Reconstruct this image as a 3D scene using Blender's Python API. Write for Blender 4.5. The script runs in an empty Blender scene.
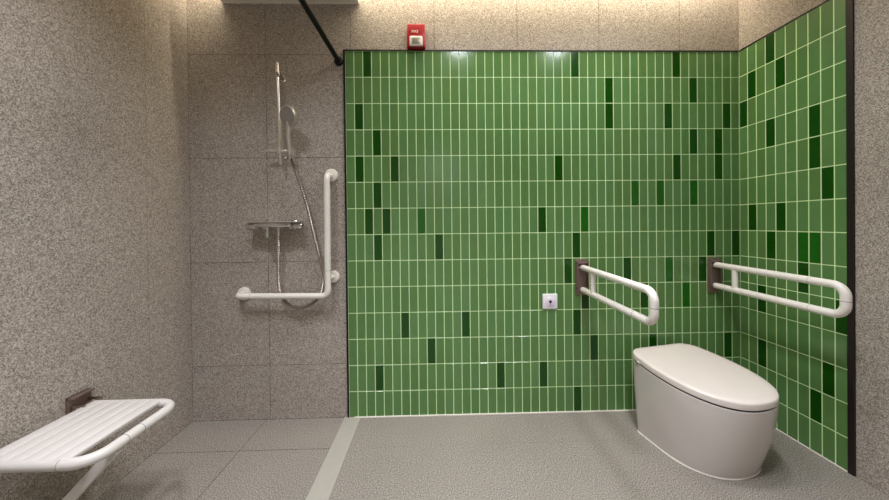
import bpy, bmesh, math, random
from mathutils import Vector, Matrix
random.seed(7)
S = bpy.context.scene
COL = S.collection
PI = math.pi

# ------------------------------------------------------------------ materials
def lin(c):
    o = []
    for v in c:
        v /= 255.0
        o.append(v / 12.92 if v <= 0.04045 else ((v + 0.055) / 1.055) ** 2.4)
    return (*o, 1.0)

def mat(name, rgb, rough=0.5, metal=0.0, spec=0.5, coat=0.0, bump=0.0, bscale=60.0, var=0.0, vscale=8.0):
    m = bpy.data.materials.new(name); m.use_nodes = True
    nt = m.node_tree; b = nt.nodes['Principled BSDF']
    b.inputs['Base Color'].default_value = lin(rgb)
    b.inputs['Roughness'].default_value = rough
    b.inputs['Metallic'].default_value = metal
    b.inputs['Specular IOR Level'].default_value = spec
    b.inputs['Coat Weight'].default_value = coat
    b.inputs['Coat Roughness'].default_value = 0.08
    tc = nt.nodes.new('ShaderNodeTexCoord')
    if var > 0:
        n = nt.nodes.new('ShaderNodeTexNoise'); n.inputs['Scale'].default_value = vscale; n.inputs['Detail'].default_value = 4
        mx = nt.nodes.new('ShaderNodeMix'); mx.data_type = 'RGBA'
        c = lin(rgb)
        mx.inputs['A'].default_value = tuple(max(0, v * (1 - var)) for v in c[:3]) + (1,)
        mx.inputs['B'].default_value = tuple(min(1, v * (1 + var)) for v in c[:3]) + (1,)
        nt.links.new(tc.outputs['Object'], n.inputs['Vector'])
        nt.links.new(n.outputs['Fac'], mx.inputs['Factor'])
        nt.links.new(mx.outputs['Result'], b.inputs['Base Color'])
    if bump > 0:
        n2 = nt.nodes.new('ShaderNodeTexNoise'); n2.inputs['Scale'].default_value = bscale
        bp = nt.nodes.new('ShaderNodeBump'); bp.inputs['Strength'].default_value = bump; bp.inputs['Distance'].default_value = 0.004
        nt.links.new(tc.outputs['Object'], n2.inputs['Vector'])
        nt.links.new(n2.outputs['Fac'], bp.inputs['Height'])
        nt.links.new(bp.outputs['Normal'], b.inputs['Normal'])
    return m

def stone(name, dark, mid, light, rough=0.6, scale=210.0):
    """speckled porcelain stone: fine dark and light grains on a mid grey"""
    m = bpy.data.materials.new(name); m.use_nodes = True
    nt = m.node_tree; b = nt.nodes['Principled BSDF']; L = nt.links.new
    b.inputs['Roughness'].default_value = rough
    b.inputs['Specular IOR Level'].default_value = 0.35
    tc = nt.nodes.new('ShaderNodeTexCoord')
    n1 = nt.nodes.new('ShaderNodeTexNoise'); n1.inputs['Scale'].default_value = scale
    n1.inputs['Detail'].default_value = 3.0; n1.inputs['Roughness'].default_value = 0.65
    r1 = nt.nodes.new('ShaderNodeValToRGB')
    e = r1.color_ramp.elements
    e[0].position = 0.34; e[0].color = lin(dark)
    e[1].position = 0.68; e[1].color = lin(light)
    k = r1.color_ramp.elements.new(0.5); k.color = lin(mid)
    n2 = nt.nodes.new('ShaderNodeTexNoise'); n2.inputs['Scale'].default_value = 2.2; n2.inputs['Detail'].default_value = 3
    r2 = nt.nodes.new('ShaderNodeMapRange')
    r2.inputs['From Min'].default_value = 0.3; r2.inputs['From Max'].default_value = 0.7
    r2.inputs['To Min'].default_value = 0.94; r2.inputs['To Max'].default_value = 1.05
    mu = nt.nodes.new('ShaderNodeMix'); mu.data_type = 'RGBA'; mu.blend_type = 'MULTIPLY'; mu.inputs['Factor'].default_value = 1
    L(tc.outputs['Object'], n1.inputs['Vector']); L(tc.outputs['Object'], n2.inputs['Vector'])
    L(n1.outputs['Fac'], r1.inputs['Fac']); L(n2.outputs['Fac'], r2.inputs['Value'])
    L(r1.outputs['Color'], mu.inputs['A']); L(r2.outputs['Result'], mu.inputs['B'])
    L(mu.outputs['Result'], b.inputs['Base Color'])
    bp = nt.nodes.new('ShaderNodeBump'); bp.inputs['Strength'].default_value = 0.03; bp.inputs['Distance'].default_value = 0.002
    L(n1.outputs['Fac'], bp.inputs['Height']); L(bp.outputs['Normal'], b.inputs['Normal'])
    return m

def emit(name, rgb, power):
    m = bpy.data.materials.new(name); m.use_nodes = True
    nt = m.node_tree; nt.nodes.clear()
    o = nt.nodes.new('ShaderNodeOutputMaterial'); e = nt.nodes.new('ShaderNodeEmission')
    e.inputs['Color'].default_value = lin(rgb); e.inputs['Strength'].default_value = power
    nt.links.new(e.outputs[0], o.inputs[0])
    return m

M_WALL = stone('speckled_grey_stone', (100, 91, 83), (158, 148, 138), (208, 198, 187), scale=230.0)
M_FLOOR = stone('speckled_floor_stone', (74, 68, 62), (130, 123, 114), (192, 184, 174), rough=0.6, scale=220.0)
M_SILL = mat('smooth_pale_stone', (162, 157, 147), rough=0.45, var=0.06, vscale=40)
M_JOINT = mat('stone_joint', (96, 89, 81), rough=0.9)
M_GROUT = mat('pale_green_grout', (204, 230, 172), rough=0.7)
GREENS = [(88, 126, 71), (85, 122, 68), (92, 129, 76), (87, 126, 73), (88, 123, 68)]
M_GREEN = [mat('green_glaze_%s' % n, c, rough=0.16, spec=0.5, bump=0.05, bscale=22, var=0.10, vscale=14)
           for n, c in zip(('moss', 'leaf', 'sage', 'fern', 'olive'), GREENS)]
M_DARK = [mat('bottle_green_glaze', (14, 66, 4), rough=0.16, bump=0.05, bscale=22, var=0.12, vscale=14),
          mat('bottle_green_glaze_lit', (24, 90, 14), rough=0.16, bump=0.05, bscale=22, var=0.12, vscale=14)]  # second entry: the dark glaze with reflected light painted in as a lighter green
M_BLACK = mat('black_metal', (10, 9, 9), rough=0.6, spec=0.25)
M_BROWNBLACK = mat('dark_bronze_trim', (30, 21, 19), rough=0.45, spec=0.4)
M_WHITE = mat('white_nylon', (226, 220, 212), rough=0.35, spec=0.5, bump=0.06, bscale=300)
M_SEATW = mat('white_seat_plastic', (206, 200, 195), rough=0.4)
M_CERAMIC = mat('white_ceramic', (202, 194, 189), rough=0.12, spec=0.5, coat=0.2)
M_LID = mat('white_lid_plastic', (216, 206, 198), rough=0.25)
M_SEAL = mat('white_sealant', (226, 220, 208), rough=0.6)
M_CHROME = mat('chrome', (205, 203, 200), rough=0.12, metal=1.0)
M_PALE = mat('pale_satin_chrome', (214, 208, 200), rough=0.3, metal=0.85)
M_SATIN = mat('satin_steel', (165, 152, 145), rough=0.32, metal=1.0)
M_BRONZE = mat('brushed_brown_steel', (132, 112, 104), rough=0.45, metal=0.6)
M_GREYP = mat('grey_plastic', (120, 116, 112), rough=0.5)
M_FACE = mat('grey_spray_face', (138, 132, 124), rough=0.25)
M_SEAM = mat('dark_seam', (52, 48, 46), rough=0.7)
M_RED = mat('red_plastic', (160, 6, 24), rough=0.35)
M_LENS = mat('clear_strobe_lens', (228, 214, 206), rough=0.15)
M_REFL = mat('strobe_reflector', (150, 146, 132), rough=0.3, metal=0.4)
M_PRINT = mat('white_print', (244, 226, 220), rough=0.6)
M_PLATE = mat('white_switch_plastic', (232, 230, 232), rough=0.35)
M_MAUVE = mat('pale_mauve_print', (228, 216, 232), rough=0.4)
M_PURPLE = mat('dark_purple_print', (46, 22, 62), rough=0.4)
M_PAINT = mat('white_paint', (222, 216, 204), rough=0.7)
M_LED = emit('warm_led', (255, 226, 184), 1.0)
M_DIFF = emit('lamp_diffuser', (255, 240, 220), 1.0)

# ------------------------------------------------------------------ helpers
def obj(name, bm, m, parent=None, smooth=None, loc=None):
    me = bpy.data.meshes.new(name)
    bmesh.ops.recalc_face_normals(bm, faces=bm.faces)
    bm.to_mesh(me); bm.free()
    for k in (m if isinstance(m, (list, tuple)) else [m]):
        me.materials.append(k)
    if smooth is not None:
        for p in me.polygons: p.use_smooth = True
        try: me.set_sharp_from_angle(angle=math.radians(smooth))
        except Exception: pass
    o = bpy.data.objects.new(name, me); COL.objects.link(o)
    if parent is not None:
        o.parent = parent
    if loc: o.location = loc
    return o

def thing(name, label, cat, loc, group=None):
    o = bpy.data.objects.new(name, None); COL.objects.link(o)
    o.location = loc; o.empty_display_size = 0.1
    o['label'] = label; o['category'] = cat
    if group: o['group'] = group
    return o

def struct(o):
    o['kind'] = 'structure'; return o

def box(bm, lo, hi, bevel=0.0, seg=2, mi=0):
    v = [bm.verts.new((x, y, z)) for x in (lo[0], hi[0]) for y in (lo[1], hi[1]) for z in (lo[2], hi[2])]
    q = [(0, 1, 3, 2), (4, 6, 7, 5), (0, 4, 5, 1), (2, 3, 7, 6), (0, 2, 6, 4), (1, 5, 7, 3)]
    f = [bm.faces.new([v[i] for i in k]) for k in q]
    for x in f: x.material_index = mi
    if bevel > 0:
        es = {e for x in f for e in x.edges}
        r = bmesh.ops.bevel(bm, geom=list(es), offset=bevel, segments=seg, profile=0.5, affect='EDGES')
        for x in r['faces']: x.material_index = mi
    return bm

def fillet(pts, rad, seg=8):
    pts = [Vector(p) for p in pts]; out = [pts[0]]
    for i in range(1, len(pts) - 1):
        a, b, c = pts[i - 1], pts[i], pts[i + 1]
        u = (a - b).normalized(); w = (c - b).normalized()
        ang = u.angle(w)
        if ang > PI - 0.02: out.append(b); continue
        r = rad[i] if isinstance(rad, (list, tuple)) else rad
        d = min(r / math.tan(ang / 2), 0.48 * (a - b).length, 0.48 * (c - b).length)
        rr = d * math.tan(ang / 2)
        ctr = b + (u + w).normalized() * (rr / math.sin(ang / 2))
        s = b + u * d - ctr; e = b + w * d - ctr
        tot = s.angle(e)
        for k in range(seg + 1):
            t = k / seg
            out.append(ctr + (s * math.sin((1 - t) * tot) + e * math.sin(t * tot)) / math.sin(tot))
    out.append(pts[-1]); return out

def spline(pts, n=10):
    pts = [Vector(p) for p in pts]; P = [pts[0] * 2 - pts[1]] + pts + [pts[-1] * 2 - pts[-2]]; out = []
    for i in range(1, len(P) - 2):
        p0, p1, p2, p3 = P[i - 1:i + 3]
        for k in range(n):
            t = k / n
            out.append(0.5 * ((2 * p1) + (p2 - p0) * t + (2 * p0 - 5 * p1 + 4 * p2 - p3) * t * t + (3 * p1 - p0 - 3 * p2 + p3) * t ** 3))
    out.append(pts[-1]); return out

def tube(bm, pts, r, seg=20, cap=True, dome=False):
    """round tube along a polyline; r is a number or one radius per point"""
    pts = [Vector(p) for p in pts]; n = len(pts)
    R = list(r) if isinstance(r, (list, tuple)) else [r] * n
    if dome:                                   # rounded ends
        a, b = pts[0], pts[-1]; da = (pts[0] - pts[1]).normalized(); db = (pts[-1] - pts[-2]).normalized()
        hd = [(0.38, 0.92), (0.71, 0.7), (0.92, 0.38), (0.995, 0.1)]
        pre = [(a + da * R[0] * d, R[0] * k) for d, k in reversed(hd)]
        post = [(b + db * R[-1] * d, R[-1] * k) for d, k in hd]
        pts = [p for p, _ in pre] + pts + [p for p, _ in post]
        R = [q for _, q in pre] + R + [q for _, q in post]; n = len(pts)
    rings = []; up = None
    for i in range(n):
        t = (pts[min(i + 1, n - 1)] - pts[max(i - 1, 0)]).normalized()
        if up is None:
            up = Vector((0, 0, 1)) if abs(t.z) < 0.9 else Vector((1, 0, 0))
        up = (up - t * up.dot(t)).normalized(); sd = t.cross(up)
        rings.append([bm.verts.new(pts[i] + (up * math.cos(2 * PI * k / seg) + sd * math.sin(2 * PI * k / seg)) * R[i]) for k in range(seg)])
    for a, b in zip(rings, rings[1:]):
        for k in range(seg):
            bm.faces.new((a[k], a[(k + 1) % seg], b[(k + 1) % seg], b[k]))
    if cap:
        bm.faces.new(rings[0][::-1]); bm.faces.new(rings[-1])
    return bm

def lathe(bm, prof, o, axis, seg=28):
    """prof: (distance along axis, radius)"""
    axis = Vector(axis).normalized(); o = Vector(o)
    return tube_r(bm, [(o + axis * d, r) for d, r in prof], axis, seg)

def tube_r(bm, rings_in, axis, seg):
    up = Vector((0, 0, 1)) if abs(axis.z) < 0.9 else Vector((1, 0, 0))
    up = (up - axis * up.dot(axis)).normalized(); sd = axis.cross(up); rings = []
    for c, r in rings_in:
        rings.append([bm.verts.new(c + (up * math.cos(2 * PI * k / seg) + sd * math.sin(2 * PI * k / seg)) * max(r, 1e-5)) for k in range(seg)])
    for a, b in zip(rings, rings[1:]):
        for k in range(seg):
            bm.faces.new((a[k], a[(k + 1) % seg], b[(k + 1) % seg], b[k]))
    bm.faces.new(rings[0][::-1]); bm.faces.new(rings[-1])
    return bm

NB = bmesh.new

# ------------------------------------------------------------------ room
XL, XR = -0.885, 2.3          # side walls
YF = -3.0                     # wall behind the camera
ZC = 2.55                     # ceiling
TW, TH = 0.05, 0.15           # green tile module
TZ = 14 * TH                  # top of the green tiles

def slab_wall(name, us, vs, place, G=0.0007):
    """stone slabs between joint lines us x vs on a dark backing; place(u, v, d) -> point (d = depth out of the wall)"""
    bm = NB()
    def pbox(u0, u1, v0, v1, d0, d1, mi):
        a = place(u0, v0, d0); b = place(u1, v1, d1)
        lo = [min(p, q) for p, q in zip(a, b)]; hi = [max(p, q) for p, q in zip(a, b)]
        box(bm, lo, hi, 0, mi=mi)
    pbox(us[0], us[-1], vs[0], vs[-1], -0.08, -0.0025, 1)
    for a, b in zip(us, us[1:]):
        for c, d in zip(vs, vs[1:]):
            pbox(a + G, b - G, c + G, d - G, -0.0025, 0.0, 0)
    return struct(obj(name, bm, [M_WALL, M_JOINT]))

ZJ = [0.0, 0.31, 0.90, 1.493, 2.08, 2.67, 2.85]
BY = 0.006
back = slab_wall('wall_back', [XL, -0.45, 0.03, 0.51, 0.99, 1.47, 1.95, XR + 0.01], ZJ, lambda u, v, d: (u, BY - d, v), 0.0013)
left = slab_wall('wall_left', [YF, -0.262, BY], [0.0, 2.85], lambda u, v, d: (XL + d, u, v))
RX = XR + 0.006
right = slab_wall('wall_right', [YF, -1.72, -0.50, BY], [0.0, 0.31, 2.85], lambda u, v, d: (RX - d, u, v))
bm = NB(); box(bm, (XL, YF - 0.1, 0), (RX, YF, 2.85))
struct(obj('wall_front', bm, M_PAINT))

# floor: stone slabs with thin joints, shower bay on the left of the flush sill
bm = NB(); box(bm, (XL, YF, -0.1), (RX, BY, -0.0022), mi=1)
def floor_slabs(xs, ys, g):
    for a, b in zip(xs, xs[1:]):
        for c, d in zip(ys, ys[1:]):
            box(bm, (a + g, c + g, -0.0022), (b - g, d - g, 0), mi=0)
floor_slabs([XL, -0.472, -0.029], [YF, -2.05, -1.45, -0.85, -0.25, BY], 0.0019)
floor_slabs([0.066, RX], [YF, -0.25, BY], 0.0003)
struct(obj('floor', bm, [M_FLOOR, M_JOINT]))
bm = NB(); box(bm, (-0.029, YF + 0.3, -0.002), (0.066, 0.004, 0.004), 0.002)
struct(obj('trim_1', bm, M_SILL))['label'] = 'pale stone sill between shower bay and toilet floor'

# ceiling with an open light slot along the back wall
bm = NB()
SL = -0.20
box(bm, (XL, YF, ZC), (RX, SL, ZC + 0.06))
box(bm, (XL, SL - 0.02, ZC + 0.06), (RX, SL, 2.85))
box(bm, (XL, SL - 0.02, 2.85), (RX, BY, 2.9))
struct(obj('ceiling', bm, M_PAINT))

# ------------------------------------------------------------------ green tiles
DARK_BACK = {0: [2, 26, 38], 1: [30, 40], 2: [1, 30, 37, 44], 3: [3, 40, 43], 4: [1, 5, 24, 38, 43],
             5: [3, 33, 36, 40], 6: [2, 4, 8, 22, 27], 7: [3, 10, 26, 42, 45], 8: [25, 32, 37, 41],
             9: [27, 34, 39], 10: [6, 13, 26], 11: [9, 28, 35, 44], 12: [3, 17, 22], 13: [26]}
DARK_RIGHT = {0: [3], 1: [1, 4], 2: [0], 3: [3, 7], 4: [7], 5: [8], 6: [1, 4], 7: [3, 6, 7], 8: [6],
              9: [2, 9], 11: [2, 8], 12: [7]}
LIT = {5: [33, 36, 40], 6: [8, 27], 8: [37], 9: [39]}  # dark tiles that get the painted-in reflection colour

def tile_panel(name, ncol, width, dark, bright, place, parent):
    bm = NB(); gr = 0.0022; top = 0.0; dep = -0.0012
    def quad(u0, u1, v0, v1, d, mi):
        f = bm.faces.new([bm.verts.new(place(u, v, d)) for u, v in ((u0, v0), (u1, v0), (u1, v1), (u0, v1))]); f.material_index = mi
    quad(0, width, 0, TZ, dep, 0)                                     # grout bed
    for r in range(14):
        for c in range(ncol):
            u0, u1 = c * TW + gr, min((c + 1) * TW, width) - gr
            v1, v0 = TZ - r * TH - gr, TZ - (r + 1) * TH + gr
            if u1 - u0 < 0.004: continue
            k = random.random()
            mi = 1 + int(k * 5)
            if c in dark.get(r, []): mi = 7 if c in bright.get(r, []) else 6
            b = 0.0012
            j = [random.uniform(-0.00016, 0.00016) for _ in range(4)]
            oo = [(u0, v0), (u1, v0), (u1, v1), (u0, v1)]
            ii = [(u0 + b, v0 + b), (u1 - b, v0 + b), (u1 - b, v1 - b), (u0 + b, v1 - b)]
            A = [bm.verts.new(place(u, v, dep)) for u, v in oo]
            B = [bm.verts.new(place(u, v, top + q)) for (u, v), q in zip(ii, j)]
            fs = [bm.faces.new(B)] + [bm.faces.new((A[q], A[(q + 1) % 4], B[(q + 1) % 4], B[q])) for q in range(4)]
            for f in fs: f.material_index = mi
    return obj(name, bm, [M_GROUT] + M_GREEN + M_DARK, parent)

PW = 0.495
t = tile_panel('green_tiling', 46, 46 * TW, DARK_BACK, LIT, lambda u, v, d: (u, -d, v), back)
t['label'] = 'glossy green vertical tiles, a few dark'
t = tile_panel('green_tiling', 10, PW, DARK_RIGHT, {7: [6, 7]}, lambda u, v, d: (XR - d, -u, v), right)
t['label'] = 'glossy green vertical tiles, a few dark'
# metal edge trims round the tiled field
bm = NB(); box(bm, (-0.010, -0.0035, 0.0), (0.0, BY, TZ + 0.006), 0.0006)
struct(obj('trim_2', bm, M_BLACK))
bm = NB(); box(bm, (0.0, -0.0035, TZ), (XR - 0.004, BY, TZ + 0.006), 0.0006)
struct(obj('trim_3', bm, M_BROWNBLACK))
bm = NB(); box(bm, (XR - 0.0035, -PW, TZ), (RX, -0.0036, TZ + 0.006), 0.0006)
struct(obj('trim_4', bm, M_BROWNBLACK))
bm = NB(); box(bm, (XR - 0.003, -PW - 0.023, 0.0), (RX, -PW, 2.55), 0.001)
struct(obj('trim_5', bm, M_BROWNBLACK))
# pale sealant bead where the tiles meet the floor
bm = NB(); box(bm, (0.03, -0.007, 0.0), (XR - 0.006, -0.0002, 0.007), 0.0012)
struct(obj('baseboard_back', bm, M_SEAL))
bm = NB(); box(bm, (XR - 0.005, -PW, 0.0), (XR - 0.0002, -0.008, 0.006), 0.0012)
struct(obj('baseboard_right', bm, M_SEAL))

# boxed-out white ceiling panel over the shower
bm = NB(); box(bm, (-0.684, -0.13, 2.368), (0.083, BY + 0.0005, 2.398), 0.002)
o = obj('ceiling_panel', bm, M_PAINT)
o['label'] = 'white panel high on the grey wall over the shower at the top edge of the photo'; o['category'] = 'ceiling panel'

# ------------------------------------------------------------------ toilet
TO = thing('toilet', 'white floor-standing toilet with closed lid in the tiled corner', 'toilet', (1.746, -0.078, 0))
th = 0.209
TO.rotation_euler.z = th
def outline(L, Wb, Wm, tm, pf, rc, s0=0.0):
    s1 = tm * L; R_ = []
    for k in range(9):
        a = k / 8 * PI / 2; R_.append((Wb - rc + rc * math.sin(a), rc - rc * math.cos(a)))
    for k in range(1, 13):
        q = k / 12; R_.append((Wb + (Wm - Wb) * math.sin(q * PI / 2), rc + (s1 - rc) * q))
    for k in range(1, 33):
        a = k / 32 * PI / 2
        R_.append((Wm * max(math.cos(a), 0) ** (2 / pf), s1 + (L - s1) * math.sin(a) ** (2 / pf)))
    R_[-1] = (0.0, L)
    full = R_ + [(-x, y) for x, y in reversed(R_[:-1])]
    return [(x, y + s0) for x, y in full]                 # back right corner round the front to back left
LID = (0.509, 0.217, 0.228, 0.405, 2.374, 0.089)
BAS = (0.388, 0.205, 0.208, 0.450, 2.277, 0.034)
Z0, SLP = 0.412, 0.098
LT = 0.031                                                # lid thickness
def ring(bm, pts, zf):
    return [bm.verts.new((x, -s, zf(s))) for x, s in pts]
def bridge(bm, a, b):
    n = len(a)
    for k in range(n): bm.faces.new((a[k], a[(k + 1) % n], b[(k + 1) % n], b[k]))
def scaled(pts, k, c):
    return [(x * k, c + (s - c) * k) for x, s in pts]
def inset(pts, d):
    n = len(pts); out = []
    for i in range(n):
        p, q = Vector(pts[i - 1]), Vector(pts[(i + 1) % n]); tv = (q - p).normalized()
        nrm = Vector((-tv.y, tv.x)); v = Vector(pts[i]) + nrm * d
        out.append((v.x, v.y))
    return out
lidO = outline(*LID); basO = outline(*BAS, s0=0.051)
ztop = lambda s: Z0 - SLP * s
# lid: crowned top, rounded rim
bm = NB(); cs = 0.24
rs = [ring(bm, inset(lidO, 0.004), lambda s: ztop(s) - LT),
      ring(bm, inset(lidO, 0.0005), lambda s: ztop(s) - LT + 0.003),
      ring(bm, lidO, lambda s: ztop(s) - 0.008),
      ring(bm, inset(lidO, 0.0015), lambda s: ztop(s) - 0.003),
      ring(bm, inset(lidO, 0.006), lambda s: ztop(s))]
crown = lambda k: 0.004 * (1 - k * k)
for k in (0.9, 0.75, 0.55, 0.35, 0.15):
    rs.append(ring(bm, scaled(inset(lidO, 0.006), k, cs), lambda s, k=k: ztop(s) + crown(k)))
for a, b in zip(rs, rs[1:]): bridge(bm, a, b)
bm.faces.new(rs[-1]); bm.faces.new(rs[0][::-1])
obj('lid', bm, M_LID, TO, 40)
# dark filler that paints in the shade of the gap under the lid
bm = NB()
rs = [ring(bm, inset(lidO, 0.006), lambda s: ztop(s) - LT - 0.011), ring(bm, inset(lidO, 0.006), lambda s: ztop(s) - LT + 0.001)]
bridge(bm, *rs); bm.faces.new(rs[1]); bm.faces.new(rs[0][::-1])
obj('lid_gap_shade', bm, M_SEAM, TO)
# body: lofted from the floor outline to the rim outline
bm = NB(); rs = []
topO = inset(lidO, 0.0012); zb = LT + 0.009
N = 14
for i in range(N + 1):
    f = i / N
    g = 1 - (1 - f) ** 1.6                               # bulges a little outward
    pts = [(a[0] + (b[0] - a[0]) * g, a[1] + (b[1] - a[1]) * g) for a, b in zip(basO, topO)]
    rs.append(ring(bm, pts, lambda s, f=f: f * (ztop(s) - zb)))
pts = inset(topO, 0.006); rs.append(ring(bm, pts, lambda s: ztop(s) - zb + 0.0025))
for a, b in zip(rs, rs[1:]): bridge(bm, a, b)
bm.faces.new(rs[0][::-1]); bm.faces.new(rs[-1])
obj('bowl', bm, M_CERAMIC, TO, 40)
# sealant bead round the foot
bm = NB()
rs = [ring(bm, inset(basO, -0.003), lambda s: 0.0005), ring(bm, inset(basO, -0.0025), lambda s: 0.004), ring(bm, inset(basO, 0.001), lambda s: 0.009)]
for a, b in zip(rs, rs[1:]): bridge(bm, a, b)
bm.faces.new(rs[0][::-1]); bm.faces.new(rs[-1])
obj('foot_seal', bm, M_SEAL, TO, 60)
# small round control on the rear left side
bm = NB(); lathe(bm, [(-0.002, 0.011), (0.006, 0.011), (0.008, 0.009), (0.0085, 0.0)], (-0.2125, -0.085, 0.372), (-1, 0, 0))
kb = obj('side_button', bm, M_PALE, TO, 40); kb['label'] = 'small chrome side button'

# ------------------------------------------------------------------ fold-down grab rails
def grab_rail(x, zt, zb_, L, label, dx=0.0, dz=0.0):
    t = thing('folding_grab_rail', label, 'grab rail', (x, 0, 0.79), 'white folding grab rails beside the toilet')
    bm = NB(); box(bm, (-0.036, -0.010, -0.104), (0.036, -0.0004, 0.102), 0.003)
    p = obj('mounting_plate', bm, M_BRONZE, t, 40); p['label'] = 'brown brushed steel plate'
    bm = NB()
    box(bm, (-0.034, -0.026, -0.060), (-0.028, -0.009, 0.088), 0.002)
    box(bm, (0.028, -0.026, -0.060), (0.034, -0.009, 0.088), 0.002)
    box(bm, (-0.034, -0.030, 0.080), (0.034, -0.009, 0.088), 0.002)
    obj('hinge_bracket', bm, M_BRONZE, t, 40)
    for zz in (zt, zb_):
        bm = NB(); tube(bm, [(-0.030, -0.019, zz), (0.030, -0.019, zz)], 0.006, 14)
        obj('hinge_pin', bm, M_SATIN, t, 40)
    R_ = 0.0165
    pts = fillet([(0, -0.020, zt), (dx, -L, zt - dz), (dx, -L, zb_ - dz), (0, -0.020, zb_)], [0, 0.044, 0.044, 0], 10)
    bm = NB(); tube(bm, pts, R_, 24, dome=True)
    obj('loop_bar', bm, M_WHITE, t, 50)
    bm = NB(); tube(bm, [(dx * .2, -0.138, zt - 0.006), (dx * .2, -0.138, zb_ + 0.004)], 0.0135, 20)
    obj('strut', bm, M_WHITE, t, 50)
    for a, b in (((dx, -L, (zt + zb_) / 2 - dz - 0.0008), (dx, -L, (zt + zb_) / 2 - dz + 0.0008)),
                 ((dx * .8, -L * .8, zt - dz * .8), (dx * .8, -L * .8 - 0.001, zt - dz * .8)), ((dx * .8, -L * .8, zb_ - dz * .8), (dx * .8, -L * .8 - 0.001, zb_ - dz * .8))):
        bm = NB(); tube(bm, [a, b], R_ + 0.0003, 24)
        obj('seam_ring', bm, M_SEAM, t)
    return t
grab_rail(1.352, 0.056, -0.072, 0.612, 'white folding grab rail on brown plate left of the toilet', 0.010, 0.014)
grab_rail(2.135, 0.062, -0.060, 0.603, 'white folding grab rail in the tiled corner right of the toilet', 0.016, 0.012)

# ------------------------------------------------------------------ L-shaped grab bar
t = thing('corner_grab_bar', 'white L-shaped grab bar on grey wall beside the shower hose', 'grab bar', (-0.088, 0, 0.717))
Y = -0.07
bm = NB()
pts = fillet([(-0.497, 0.0, 0.006), (-0.497, Y, 0.006), (-0.001, Y, 0.0), (0.0, Y, 0.667), (0.0, 0.0, 0.667)], [0, 0.03, 0.035, 0.03, 0], 10)
tube(bm, pts, 0.0165, 24)
obj('bar', bm, M_WHITE, t, 50)
bm = NB(); tube(bm, [(0.0, Y, 0.095), (0.004, 0.0, 0.095)], 0.014, 20)
obj('standoff', bm, M_WHITE, t, 50)
for x, z, r in ((-0.497, 0.006, 0.037), (0.003, 0.674, 0.037), (0.006, 0.095, 0.035)):
    bm = NB(); lathe(bm, [(-0.0, r), (0.008, r), (0.014, r * 0.95), (0.017, r * 0.8), (0.0185, r * 0.5)], (x, BY - 0.0005, z), (0, -1, 0), 32)
    obj('wall_flange', bm, M_WHITE, t, 40)
for a, b in (((0, Y, 0.14), (0, Y, 0.1412)), ((-0.42, Y, 0.005), (-0.421, Y, 0.005))):
    bm = NB(); tube(bm, [a, b], 0.0168, 24); obj('seam_ring', bm, M_SEAM, t)

# ------------------------------------------------------------------ shower rail, hand shower, mixer
t = thing('shower_rail', 'slim chrome slide rail holding the hand shower on grey wall', 'shower rail', (-0.348, 0, 1.46))
bm = NB(); tube(bm, [(-0.006, -0.06, 0.535), (0.006, -0.06, -0.01)], 0.0095, 20, dome=True)
obj('rail', bm, M_PALE, t, 50)
for z in (0.475, 0.04):
    bm = NB(); lathe(bm, [(-0.005, 0.018), (0.004, 0.018), (0.008, 0.010), (0.050, 0.010), (0.052, 0.014), (0.072, 0.014), (0.074, 0.010)], (0.0, 0, z), (0, -1, 0), 24)
    obj('wall_bracket', bm, M_CHROME, t, 40)
bm = NB(); tube(bm, [(-0.068, -0.062, 0.056), (0.040, -0.062, 0.056)], 0.009, 16, dome=True)
lathe(bm, [(-0.018, 0.015), (0.018, 0.015)], (0.003, -0.06, 0.056), (0, 0, 1), 20)
lathe(bm, [(-0.016, 0.011), (0.016, 0.014)], (0.062, -0.072, 0.056), (0.06, -0.1, 1), 20)
obj('sliding_holder', bm, M_PALE, t, 40)

t = thing('hand_shower', 'round chrome hand shower with hose hanging down behind the white grab bar', 'hand shower', (-0.286, 0, 1.516))
hc = Vector((0.014, -0.120, 0.172)); nrm = Vector((-0.42, -0.85, -0.22)).normalized()
bm = NB(); lathe(bm, [(-0.034, 0.012), (-0.030, 0.030), (-0.018, 0.050), (0.0, 0.056), (0.006, 0.055)], hc, nrm, 32)
obj('head', bm, M_PALE, t, 45)
bm = NB(); lathe(bm, [(0.0055, 0.050), (0.0085, 0.049), (0.0095, 0.030)], hc, nrm, 32)
f = obj('spray_face', bm, M_FACE, t, 40); f['label'] = 'flat grey spray face'
bm = NB()
hp = spline([(0.0, -0.072, -0.022), (0.001, -0.078, 0.03), (0.003, -0.092, 0.08), tuple(hc - nrm * 0.012 + Vector((-0.004, 0, -0.035))), tuple(hc - nrm * 0.016)], 8)
tube(bm, hp, [0.0105 + 0.003 * min(1, k / 20) for k in range(len(hp))], 20)
obj('handle', bm, M_PALE, t, 50)
# ribbed metal hose from the handle, down, round a loop and up to the mixer
W = [(-0.288, -0.070, 1.500), (-0.277, -0.066, 1.455), (-0.254, -0.058, 1.385), (-0.207, -0.050, 1.219), (-0.171, -0.045, 1.053), (-0.141, -0.040, 0.915),
     (-0.124, -0.038, 0.832), (-0.131, -0.038, 0.749), (-0.170, -0.045, 0.683), (-0.243, -0.052, 0.650), (-0.312, -0.052, 0.669),
     (-0.356, -0.052, 0.729), (-0.366, -0.055, 0.835), (-0.361, -0.060, 0.962), (-0.356, -0.062, 1.085)]
W = [tuple(Vector(p) - Vector((-0.286, 0, 1.516))) for p in W]
sp = spline(W, 26)
bm = NB(); tube(bm, sp, [0.0092 if k % 2 else 0.0068 for k in range(len(sp))], 10)
h = obj('hose', bm, M_SATIN, t, 20); h['label'] = 'ribbed metal hose'
bm = NB(); tube(bm, [W[-1], (W[-1][0], W[-1][1], W[-1][2] - 0.035)], 0.0108, 14)
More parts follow.
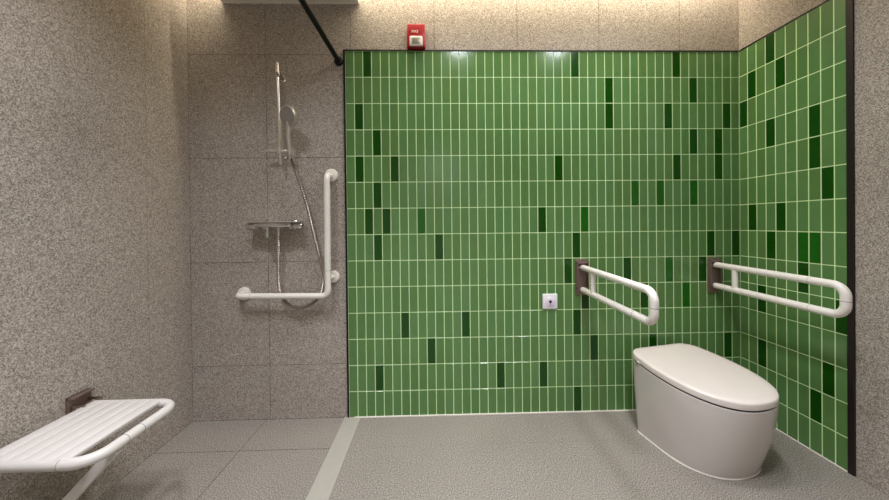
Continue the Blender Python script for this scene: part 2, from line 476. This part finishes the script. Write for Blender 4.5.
obj('hose_nut', bm, M_CHROME, t, 40)
bm = NB(); tube(bm, [W[0], (W[0][0] + .004, W[0][1] + .002, W[0][2] - 0.03)], 0.0108, 14)
obj('hose_nut', bm, M_CHROME, t, 40)

t = thing('shower_mixer', 'chrome bar shower mixer on grey wall above the white grab bar', 'shower mixer', (-0.3765, 0, 1.112))
bm = NB(); box(bm, (-0.098, -0.098, -0.014), (0.098, -0.022, 0.012), 0.007, 3)
obj('mixer_body', bm, M_CHROME, t, 40)
bm = NB(); box(bm, (-0.148, -0.112, 0.012), (0.148, -0.012, 0.018), 0.0025, 2)
obj('shelf_top', bm, M_PALE, t, 40)
for s in (-1, 1):
    bm = NB(); lathe(bm, [(0.0, 0.017), (0.004, 0.0185), (0.046, 0.0185), (0.050, 0.016)], (s * 0.100, -0.060, -0.008), (s, 0, 0), 24)
    k = obj('control_knob', bm, M_CHROME, t, 40)
    bm = NB(); box(bm, (s * 0.13 - 0.004, -0.068, -0.030), (s * 0.13 + 0.004, -0.056, -0.024), 0.001)
    obj('knob_grip', bm, M_SATIN, k, 40)
for s in (-1, 1):
    bm = NB(); lathe(bm, [(-0.006, 0.030), (0.006, 0.030), (0.012, 0.018), (0.034, 0.018)], (s * 0.075, 0, -0.002), (0, -1, 0), 24)
    obj('wall_union', bm, M_CHROME, t, 40)
bm = NB(); lathe(bm, [(0.0, 0.011), (0.020, 0.011), (0.022, 0.008), (0.03, 0.008), (0.032, 0.012), (0.052, 0.0135), (0.058, 0.009)], (-0.028, -0.085, -0.012), (0, -0.05, -1), 20)
obj('diverter', bm, M_CHROME, t, 40)
bm = NB(); lathe(bm, [(0.0, 0.012), (0.012, 0.012)], (0.0205, -0.062, -0.013), (0, 0, -1), 20)
obj('hose_outlet', bm, M_CHROME, t, 40)

# ------------------------------------------------------------------ folding shower seat on the left wall
t = thing('shower_bench', 'white slatted folding shower bench on the left grey wall', 'bench', (XL, -0.74, 0))
SZ = 0.43
X0 = 0.050; X1 = 0.368; YA = 0.178; YB = -0.142          # local: out of the wall, far and near ends
R_ = 0.0165
bm = NB()
fr = fillet([(X0, YA, SZ - R_), (X1, YA, SZ - R_), (X1, YB, SZ - R_), (X0, YB, SZ - R_)], [0, 0.06, 0.06, 0], 10)
tube(bm, fr, R_, 22, dome=True)
obj('seat_frame', bm, M_SEATW, t, 50)
bm = NB()
sx0, sx1 = X0 - 0.005, X1 - 0.056
n = 6; w = (sx1 - sx0) / n
for k in range(n):
    box(bm, (sx0 + k * w + 0.0007, YB - 0.005, SZ - 0.010), (sx0 + (k + 1) * w - 0.0007, YA - 0.004, SZ + 0.0006), 0.003, 2)
box(bm, (sx0 + 0.002, YB + 0.006, SZ - 0.012), (sx1 - 0.002, YA - 0.006, SZ - 0.001), 0)
obj('slatted_seat', bm, M_SEATW, t, 40)
for y in (0.165, -0.135):
    bm = NB(); box(bm, (0.0, y - 0.042, 0.372), (0.010, y + 0.042, 0.468), 0.002)
    box(bm, (0.0, y - 0.042, 0.460), (0.026, y + 0.042, 0.468), 0.002)
    b = obj('wall_bracket', bm, M_BRONZE, t, 40); b['label'] = 'brown steel bracket'
    bm = NB()
    for s in (-1, 1):
        box(bm, (0.006, y + s * 0.030 - 0.004, 0.408), (0.060, y + s * 0.030 + 0.004, 0.438), 0.002)
    tube(bm, [(0.032, y - 0.037, 0.424), (0.032, y + 0.037, 0.424)], 0.007, 14)
    obj('hinge_arm', bm, M_SATIN, t, 40)
bm = NB()
a = Vector((0.362, -0.06, 0.398)); b = Vector((0.012, -0.06, 0.020))
d = (b - a).normalized(); nn = Vector((-d.z, 0, d.x))
vs = []
for p in (a, b):
    for s1 in (-1, 1):
        for s2 in (-1, 1): vs.append(bm.verts.new(p + nn * 0.0155 * s1 + Vector((0, 0.010 * s2, 0))))
for q in ((0, 1, 3, 2), (4, 6, 7, 5), (0, 4, 5, 1), (2, 3, 7, 6), (0, 2, 6, 4), (1, 5, 7, 3)): bm.faces.new([vs[i] for i in q])
bmesh.ops.bevel(bm, geom=list(bm.edges), offset=0.004, segments=2, profile=0.5, affect='EDGES')
obj('support_leg', bm, M_SEATW, t, 40)
bm = NB(); box(bm, (0.0005, -0.080, 0.0005), (0.040, -0.040, 0.020), 0.004)
obj('leg_foot', bm, M_GREYP, t, 40)
for a, b in (((X1, 0.02, SZ - R_), (X1, 0.0212, SZ - R_)), ((X1, -0.035, SZ - R_), (X1, -0.0362, SZ - R_)), ((X1 - 0.08, YB, SZ - R_), (X1 - 0.0812, YB, SZ - R_))):
    bm = NB(); tube(bm, [a, b], R_ + 0.0003, 22); obj('seam_ring', bm, M_SEAM, t)

# ------------------------------------------------------------------ wall fittings
def text_bm(s, size, place):
    cu = bpy.data.curves.new('tmp', 'FONT'); cu.body = s; cu.size = size; cu.extrude = 0.0006; cu.align_x = 'CENTER'; cu.align_y = 'CENTER'
    ob = bpy.data.objects.new('tmp', cu); COL.objects.link(ob)
    dg = bpy.context.evaluated_depsgraph_get(); me = bpy.data.meshes.new_from_object(ob.evaluated_get(dg))
    bm = NB(); bm.from_mesh(me); bm.transform(place)
    bpy.data.objects.remove(ob); bpy.data.curves.remove(cu); bpy.data.meshes.remove(me)
    return bm
t = thing('fire_alarm', 'red fire alarm strobe on the wall above the green tiles', 'fire alarm', (0.4075, 0, 2.1065))
bm = NB(); box(bm, (-0.052, -0.030, 0.0), (0.052, BY - 0.001, 0.132), 0.006, 3)
obj('housing', bm, M_RED, t, 40)
bm = NB(); box(bm, (-0.037, -0.044, 0.001), (0.037, -0.029, 0.057), 0.007, 3)
L_ = obj('strobe_lens', bm, M_LENS, t, 40); L_['label'] = 'clear white strobe lens'
bm = NB(); box(bm, (-0.022, -0.0452, 0.010), (0.022, -0.043, 0.044), 0.0008)
obj('reflector', bm, M_REFL, L_, 40)
bm = text_bm('FIRE', 0.021, Matrix.Translation((-0.006, -0.0306, 0.086)) @ Matrix.Rotation(PI / 2, 4, 'X'))
o = obj('lettering', bm, M_PRINT, t); o['label'] = 'white lettering'

t = thing('call_button', 'white square emergency call button on green tiles beside the grab rail', 'call button', (1.164, 0, 0.651))
bm = NB(); box(bm, (-0.043, -0.0105, -0.043), (0.043, 0.001, 0.043), 0.003, 3)
obj('cover_plate', bm, M_PLATE, t, 40)
bm = NB(); lathe(bm, [(0.0, 0.027), (0.0025, 0.027), (0.0035, 0.025)], (0, -0.0100, -0.002), (0, -1, 0), 32)
k = obj('push_button', bm, M_MAUVE, t, 40); k['label'] = 'pale mauve round button'
bm = NB(); lathe(bm, [(0.0, 0.0085), (0.0008, 0.0085)], (0, -0.0134, 0.0), (0, -1, 0), 24)
tube(bm, [(0.0, -0.0138, -0.008), (-0.0005, -0.0138, -0.016), (0.003, -0.0138, -0.019)], 0.0013, 8)
o = obj('printed_mark', bm, M_PURPLE, k, 40); o['label'] = 'dark purple dot and stroke'

t = thing('shower_curtain_rod', 'black shower curtain rod fixed to grey wall beside the green tiles', 'curtain rod', (-0.036, 0, 2.04))
bm = NB(); tube(bm, [(0, -0.004, 0), (0.004, YF + 0.004, 0.0)], 0.0130, 20)
obj('rod', bm, M_BLACK, t, 50)
for y, s in ((BY - 0.001, -1), (YF + 0.001, 1)):
    bm = NB(); lathe(bm, [(0, 0.025), (0.012, 0.025), (0.017, 0.022), (0.020, 0.0135)], (0, y, 0), (0, s, 0), 28)
    obj('wall_flange', bm, M_BLACK, t, 40)

# ------------------------------------------------------------------ cove lamp, downlights and added fill spots
def area(name, loc, rot, sx, sy, w, rgb):
    l = bpy.data.lights.new(name, 'AREA'); l.shape = 'RECTANGLE'; l.size = sx; l.size_y = sy; l.energy = w; l.color = lin(rgb)[:3]
    o = bpy.data.objects.new(name, l); COL.objects.link(o); o.location = loc; o.rotation_euler = rot; return o
def spot(name, loc, ang, blend, w, rgb, r=0.06, aim=None):
    l = bpy.data.lights.new(name, 'SPOT'); l.spot_size = math.radians(ang); l.spot_blend = blend; l.energy = w; l.color = lin(rgb)[:3]; l.shadow_soft_size = r
    o = bpy.data.objects.new(name, l); COL.objects.link(o); o.location = loc
    if aim: o.rotation_euler = (Vector(aim) - Vector(loc)).to_track_quat('-Z', 'Y').to_euler()
    return o
WARM = (255, 243, 216); SOFT = (243, 246, 255)
area('cove_lamp', (0.71, -0.15, 2.68), (math.radians(70), 0, 0), 3.1, 0.05, 24, WARM)
spot('downlight_toilet', (1.48, -0.66, ZC - 0.01), 150, 1.0, 42, SOFT, 0.10)
spot('downlight_middle', (0.70, -0.66, ZC - 0.01), 150, 1.0, 36, SOFT, 0.10)
spot('downlight_shower', (-0.33, -1.10, ZC - 0.01), 132, 1.0, 56, SOFT, 0.10)
spot('fill_spot_left', (0.0, -1.45, ZC - 0.01), 104, 0.7, 80, SOFT, 0.12)  # added fill to brighten the floor and lower left walls, no known lamp
spot('fill_spot_right', (1.12, -1.25, ZC - 0.01), 104, 0.7, 85, SOFT, 0.12)  # invented fill over the toilet side of the floor
spot('fill_spot_front', (0.6, -2.6, ZC - 0.01), 120, 0.9, 80, SOFT, 0.06)  # added behind the camera for front wall bounce and softer frontal light
w = bpy.data.worlds.new('World'); S.world = w; w.use_nodes = True
w.node_tree.nodes['Background'].inputs['Color'].default_value = (0.9, 0.86, 0.8, 1)
w.node_tree.nodes['Background'].inputs['Strength'].default_value = 0.05

# ------------------------------------------------------------------ camera
cd = bpy.data.cameras.new('Camera'); cam = bpy.data.objects.new('Camera', cd); COL.objects.link(cam)
cd.sensor_width = 36.0; cd.sensor_fit = 'HORIZONTAL'
cd.lens = 321.1248 / 889 * 36.0
cd.shift_y = -24.8408 / 889
cd.clip_start = 0.02; cd.clip_end = 50
Rm = Matrix.Rotation(-0.0251, 3, 'Z') @ Matrix.Rotation(-0.0053, 3, 'X') @ Matrix.Rotation(0.0108, 3, 'Y') @ Matrix.Rotation(PI / 2, 3, 'X')
cam.matrix_world = Matrix.Translation((0.5109, -1.8498, 1.1091)) @ Rm.to_4x4()
S.camera = cam
S.view_settings.view_transform = 'Standard'
try: S.view_settings.look = 'None'
except Exception: pass
S.view_settings.gamma = 1.0
S.view_settings.use_curve_mapping = False
S.view_settings.exposure = 0.88
